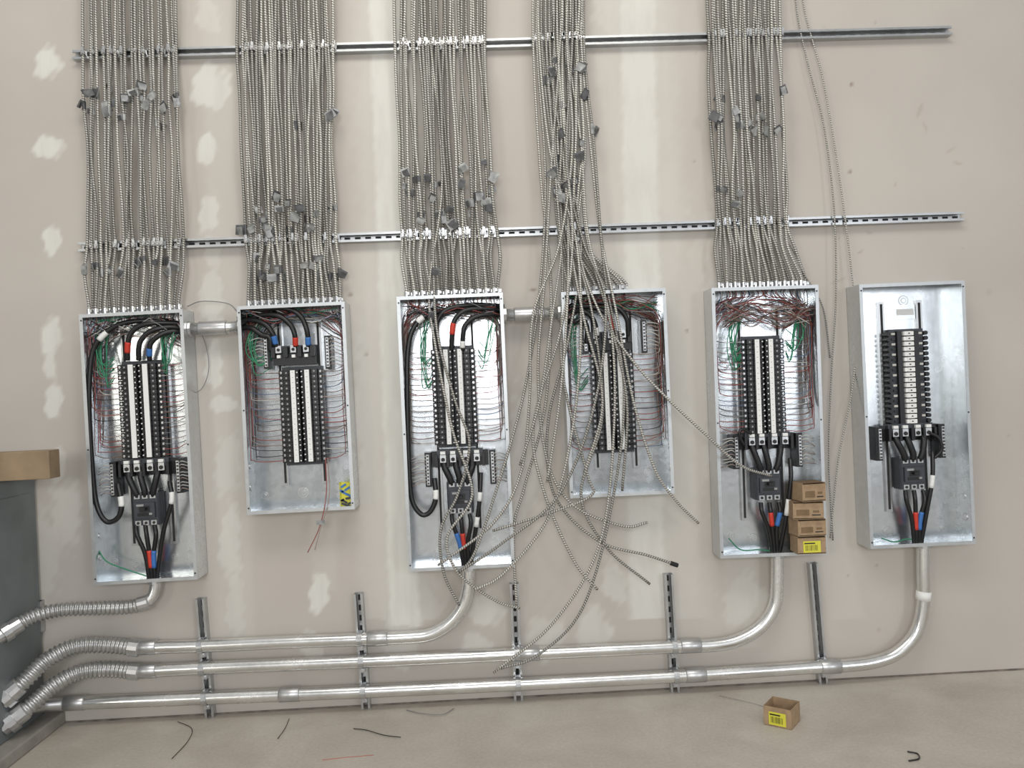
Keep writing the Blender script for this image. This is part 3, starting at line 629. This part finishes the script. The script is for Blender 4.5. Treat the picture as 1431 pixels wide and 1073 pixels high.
MB().tube([W(1291,826,.074),W(1290,838,.074)],RP*1.12,'white',18).build('white_tape',o,world=True,smooth=True)
MB().tube(resample([W(90,983,.074),W(60,985,.12),W(30,992,.22)],.02),RP*1.05,'pipe_d',16).build('pipe_end',o,world=True,smooth=True)
s,_=bot(P1,217,815)
o=pipe_thing('flexible_conduit','short ribbed flexible conduit from bottom of the leftmost panel to the grey cabinet',[s+Vector((0,0,.004)),s+Vector((0,0,-.03)),W(213,832,.08),W(203,842,.09)],
   [W(203,842,.09),W(180,848,.1),W(130,850,.12),(W(85,852,.16)),W(45,862,.24),W(4,886,.33)],[],r=.026)
b=MB(); u=Vector((0,0,1)); b.tube([s-u*.02,s-u*.0],.036,'pipe_d',12).build('locknut',o,world=True)
def nip(a,b_,label):
    p,q=a,b_; o=empty('steel_conduit',label,'conduit',Matrix.Translation(p),'short conduits between panels')
    MB().tube([p,q],.029,'pipe',18).build('pipe',o,world=True,smooth=True)
    mth=p.lerp(q,.45); v=(q-p)*.27
    MB().tube([mth-v,mth-v*.9,mth+v*.9,mth+v],[.031,.034,.034,.031],'pipe_d',18).build('coupling',o,world=True,smooth=True)
    for e,sg in ((p,1),(q,-1)): MB().tube([e+(q-p).normalized()*sg*.001,e+(q-p).normalized()*sg*.014],.038,'pipe_d',8).build('locknut',o,world=True)
def sidept(P,s,py,px):
    l=P.L(px,py,.073); return P.mw@Vector((s*P.w/2,-.073,l.z))
nip(sidept(P1,1,460,262),sidept(P2,-1,457,330),'short horizontal steel conduit joining the two leftmost panels')
nip(sidept(P3,1,440,708),sidept(P4,-1,437,783),'short horizontal steel conduit joining the tall third panel and short fourth panel')
# vertical struts
def pclamp(o,inv,px,py):
    p=inv@W(px,py,.074); b=MB(); n=10
    pts=[Vector((p.x-.034,-.041,0))]+[Vector((p.x+math.cos(math.pi-math.pi*i/n)*.034,-.074-math.sin(math.pi*i/n)*.034,0)) for i in range(n+1)]+[Vector((p.x+.034,-.041,0))]
    i0=len(b.v); k=b.m('zinc')
    for q in pts:
        for z in (-.013,.013): b.v.append(Vector((q.x,q.y,z))); b.t.append(0)
    for q in range(len(pts)-1): b.f.append([i0+2*q,i0+2*q+1,i0+2*q+3,i0+2*q+2]); b.mi.append(k)
    b.box((p.x+.046,-.052,0),(.02,.024,.022),'zinc'); b.cyl((p.x+.046,-.064,0),(p.x+.046,-.072,0),.006,'zinc',6)
    ob=b.build('pipe_clamp',o); sm=ob.modifiers.new('s','SOLIDIFY'); sm.thickness=.002; sm.offset=1
VS=[((283,834),(297,1003),[(290,902),(291,933),(293,975)],'short vertical slotted strut nearest the grey cabinet, below the gap between the two left panels'),
    ((502,827),(514,999),[(505,893),(507,924),(510,966)],'short vertical slotted strut below and left of the third panel'),
    ((718,813),(725,989),[(720,914),(722,956)],'short vertical slotted strut below the right edge of the third panel'),
    ((932,800),(942,975),[(935,904),(940,945)],'short vertical slotted strut below the right edge of the short fourth panel'),
    ((1133,785),(1147,955),[(1142,932)],'short vertical slotted strut below the stack of cardboard boxes')]
for a,bq,cl,lb in VS:
    o,inv=strut(a,bq,lb,'vertical struts under the panels')
    for x,y in cl: pclamp(o,inv,x,y)
strut((56,838),(58,880),'stub of vertical slotted strut on wall beside the grey cabinet','vertical struts under the panels')
# ---------------------------------------------------------------- cabinet, pad, plank
X0=W(60,850,0).x; PH=.06
ex=W(92,1004,0).x
pd=empty('concrete_pad','low concrete pad under the grey cabinet at the left','concrete pad',Matrix.Translation((ex-1,-.8,0)))
MB().box((ex-1.0,-.75,PH/2),(2.0,1.5,PH),'pad').build('slab',pd,world=True,bevel=.008)
zt=W(45,668,.2).z
cb=empty('grey_cabinet','dark grey-green metal cabinet at the left edge beside the conduits','cabinet',Matrix.Translation((X0-.5,-.45,PH)))
MB().box((X0-.5,-.47,(PH+zt)/2),(1.0,.9,zt-PH),'cab').build('body',cb,world=True,bevel=.006)
MB().box((X0-.5,-.47,zt+.004),(1.02,.92,.012),'cab').build('top_cap',cb,world=True)
MB().box((X0+.002,-.47,(PH+zt)/2),(.006,.80,zt-PH-.16),'cab').build('side_cover',cb,world=True,bevel=.002)
zt2=zt+.0105
b=MB(); p=W(76,640,.36); b.box((p.x-.6,-.36,zt2+.062),(1.2,.09,.124),'wood'); o=b.build('wooden_plank',bevel=.003); tag(o,'thick sawn wooden plank lying on top of the grey cabinet','plank')
# ---------------------------------------------------------------- cartons
def carton(name,mw,w,d,h,label,group=None,openface='top',lab=True):
    o=empty(name,label,'cardboard box',mw,group); t=.002; b=MB()
    b.box((0,0,t/2),(w,d,t),'card')
    for s in (-1,1): b.box((s*(w/2-t/2),0,h/2),(t,d,h),'card')
    b.box((0,d/2-t/2,h/2),(w-2*t,t,h),'card')
    b.box((0,-d/2+t/2,h/2),(w-2*t,t,h if openface=='top' else h*.86),'card')
    if openface!='top': b.box((0,.006,h-t/2),(w-2*t,d-t-.012,t),'cardd')
    b.build('carton_body',o)
    if openface!='top':
        MB().box((.004,-d/2-.001,h*.80),(w*.9,.0018,h*.22),'card',Matrix.Rotation(.18,3,'X')).build('flap',o)
        b=MB(); y=-d/2-.0012
        if not lab:
            b.box((-w*.18,y,h*.4),(w*.42,.0006,h*.34),'cardd'); b.box((w*.25,y,h*.45),(w*.2,.0006,h*.12),'cardd'); b.box((w*.25,y,h*.25),(w*.28,.0006,h*.06),'slot')
            b.build('printed_mark',o)
    if lab:
        y=-d/2-.0012; b=MB(); b.box((0,y,h*.42),(w*.62,.001,h*.66),'yellow')
        x=-w*.22
        for i in range(9):
            ww=random.choice((.0015,.003,.0022)); b.box((x,y-.0008,h*.36),(ww,.0008,h*.32),'black'); x+=w*.05
        b.box((-w*.08,y-.0008,h*.62),(w*.38,.0008,h*.07),'black')
        b.build('barcode_label',o)
    return o
p=G(1099,1016); carton('cardboard_box',Matrix.Translation((p.x,p.y+.05,0))@Matrix.Rotation(math.radians(-38),4,'Z'),.12,.12,.085,'small open cardboard box with yellow barcode label lying on the floor')
lbs=['topmost brown cardboard box of the stack in the fifth panel','second cardboard box from the top of the stack in the fifth panel','third cardboard box from the top, just above the yellow labelled one','bottom cardboard box with yellow barcode label, lowest of the stack in the panel']
zz=.0165
hs=[.084,.080,.083,.090]; ws=[.150,.155,.158,.135]
for i in range(4):
    h=hs[i]; x=P5.w/2-.0175-ws[i]/2+(-.002,.0,-.004,.002)[i]
    mw=P5.mw@Matrix.Translation((x,-.150,zz))@Matrix.Rotation(math.radians((0,5,-6,9)[i]),4,'Z')
    carton('cardboard_box',mw,ws[i]-.016,.10,h-.002,lbs[3-i],'small cardboard boxes stacked in the fifth panel',openface='front',lab=(i==0))
    zz+=h
# yellow packet
mw=P2.mw@Matrix.Translation((P2.w/2-.045,-.08,.004))
o=empty('yellow_packet','small yellow and blue printed packet standing in the short panel corner','packet',mw)
b=MB(); b.prism([(-.032,-.012),(-.02,-.024),(.02,-.026),(.033,-.012),(.03,.015),(-.03,.015)],0,.12,'yellow'); b.build('packet_body',o)
b=MB()
for z,x,w_ in ((.012,.0,.05),(.03,-.008,.03),(.045,.012,.03),(.07,-.006,.034),(.09,.008,.03),(.058,.016,.018),(.02,.016,.02),(.105,-.01,.028),(.08,-.018,.02),(.037,-.018,.018)): b.box((x,-.0265,z),(w_,.003,.010),'blue' if z>.05 else 'char',Matrix.Rotation(U(-.6,.6),3,'Y'))
b.build('printed_band',o)
# floor litter
def scrap(pts,k,label,r=.0028):
    q=cr([G(x,y,.004+U(0,.004)) for x,y in pts],8); o=MB().tube(q,r,k,6).build('wire_scrap',smooth=True); tag(o,label,'wire scrap')
scrap([(248,1008),(268,1018),(262,1036),(240,1060)],'black2','curved black wire scrap on floor nearest the concrete pad',.0016)
scrap([(404,1004),(398,1018),(388,1032)],'black2','short dark wire scrap on floor between two vertical struts',.0016)
scrap([(494,1018),(512,1020),(536,1027),(560,1030)],'black2','dark wire scrap lying on floor below the second vertical strut',.002)
scrap([(568,992),(590,997),(618,998),(634,990)],'wgrey','thin grey wire scrap against the wall base',.002)
scrap([(1268,1050),(1282,1053),(1284,1060),(1270,1063)],'black2','small curled black wire scrap at the right of the floor',.003)
scrap([(1005,972),(1060,985),(1100,1000)],'wgrey','faint thin wire lying behind the open box on the floor',.001)
b=MB(); p=G(450,1062,.0008); q=G(522,1055,.0008); b.tube([p,p.lerp(q,.5)+Vector((0,.004,0)),q],.0015,'redpen',6); o=b.build('red_chalk_line'); tag(o,'faint red chalk line drawn on the floor','chalk line')
# ---------------------------------------------------------------- light
w=bpy.data.worlds.new('world'); bpy.context.scene.world=w; w.use_nodes=True; n=w.node_tree.nodes; l=w.node_tree.links
bg=n['Background']; tc=n.new('ShaderNodeTexCoord'); sp=n.new('ShaderNodeSeparateXYZ'); l.new(tc.outputs['Generated'],sp.inputs[0])
cr_=n.new('ShaderNodeValToRGB'); e=cr_.color_ramp.elements; e[0].position=0; e[0].color=(.22,.20,.18,1); e[1].position=1; e[1].color=(.70,.70,.69,1)
x=e.new(.45); x.color=(.36,.355,.34,1); x=e.new(.58); x.color=(.60,.61,.62,1)
mr=n.new('ShaderNodeMapRange'); mr.inputs[1].default_value=-1; mr.inputs[2].default_value=1; l.new(sp.outputs['Z'],mr.inputs[0]); l.new(mr.outputs[0],cr_.inputs[0])
ns=n.new('ShaderNodeTexNoise'); ns.inputs['Scale'].default_value=3.0; ns.inputs['Detail'].default_value=1.5; l.new(tc.outputs['Generated'],ns.inputs['Vector'])
nr=n.new('ShaderNodeMapRange'); nr.inputs[1].default_value=.35; nr.inputs[2].default_value=.65; nr.inputs[3].default_value=.4; nr.inputs[4].default_value=1.55; l.new(ns.outputs[0],nr.inputs[0])
vm=n.new('ShaderNodeVectorMath'); vm.operation='SCALE'; l.new(cr_.outputs[0],vm.inputs[0]); l.new(nr.outputs[0],vm.inputs['Scale']); l.new(vm.outputs[0],bg.inputs[0]); bg.inputs[1].default_value=.76
def area(name,loc,target,sx,sy,pw,col):
    L=bpy.data.lights.new(name,'AREA'); L.shape='RECTANGLE'; L.size=sx; L.size_y=sy; L.energy=pw; L.color=col
    o=bpy.data.objects.new(name,L); C.objects.link(o); o.location=loc; o.rotation_euler=(Vector(target)-Vector(loc)).to_track_quat('-Z','Y').to_euler(); return o
area('ceiling_light',(-.1,-2.9,5.2),(0,0,1.7),3.5,1.2,80,(1,.965,.89))
area('reflection_light',(-.5,-9,2.7),(0,0,1.6),1.6,1.6,135,(.97,.98,1))  # added area light behind the camera for the glare in the third panel
area('reflection_light',(5,-9,2.4),(0.5,0,1.5),1.6,2.2,95,(.90,.94,1))  # added unseen light on the right, for panel reflections and a cooler wall
area('reflection_light',(-5.5,-9,2.3),(-.5,0,1.5),1.2,2.2,60,(1,.95,.84))  # added unseen warm light on the left, reflects in the leftmost panel
area('flash_light',(.1,-4.3,1.95),(0,0,1.7),.12,.08,8,(1,1,1))
bpy.context.scene.view_settings.view_transform='Standard'
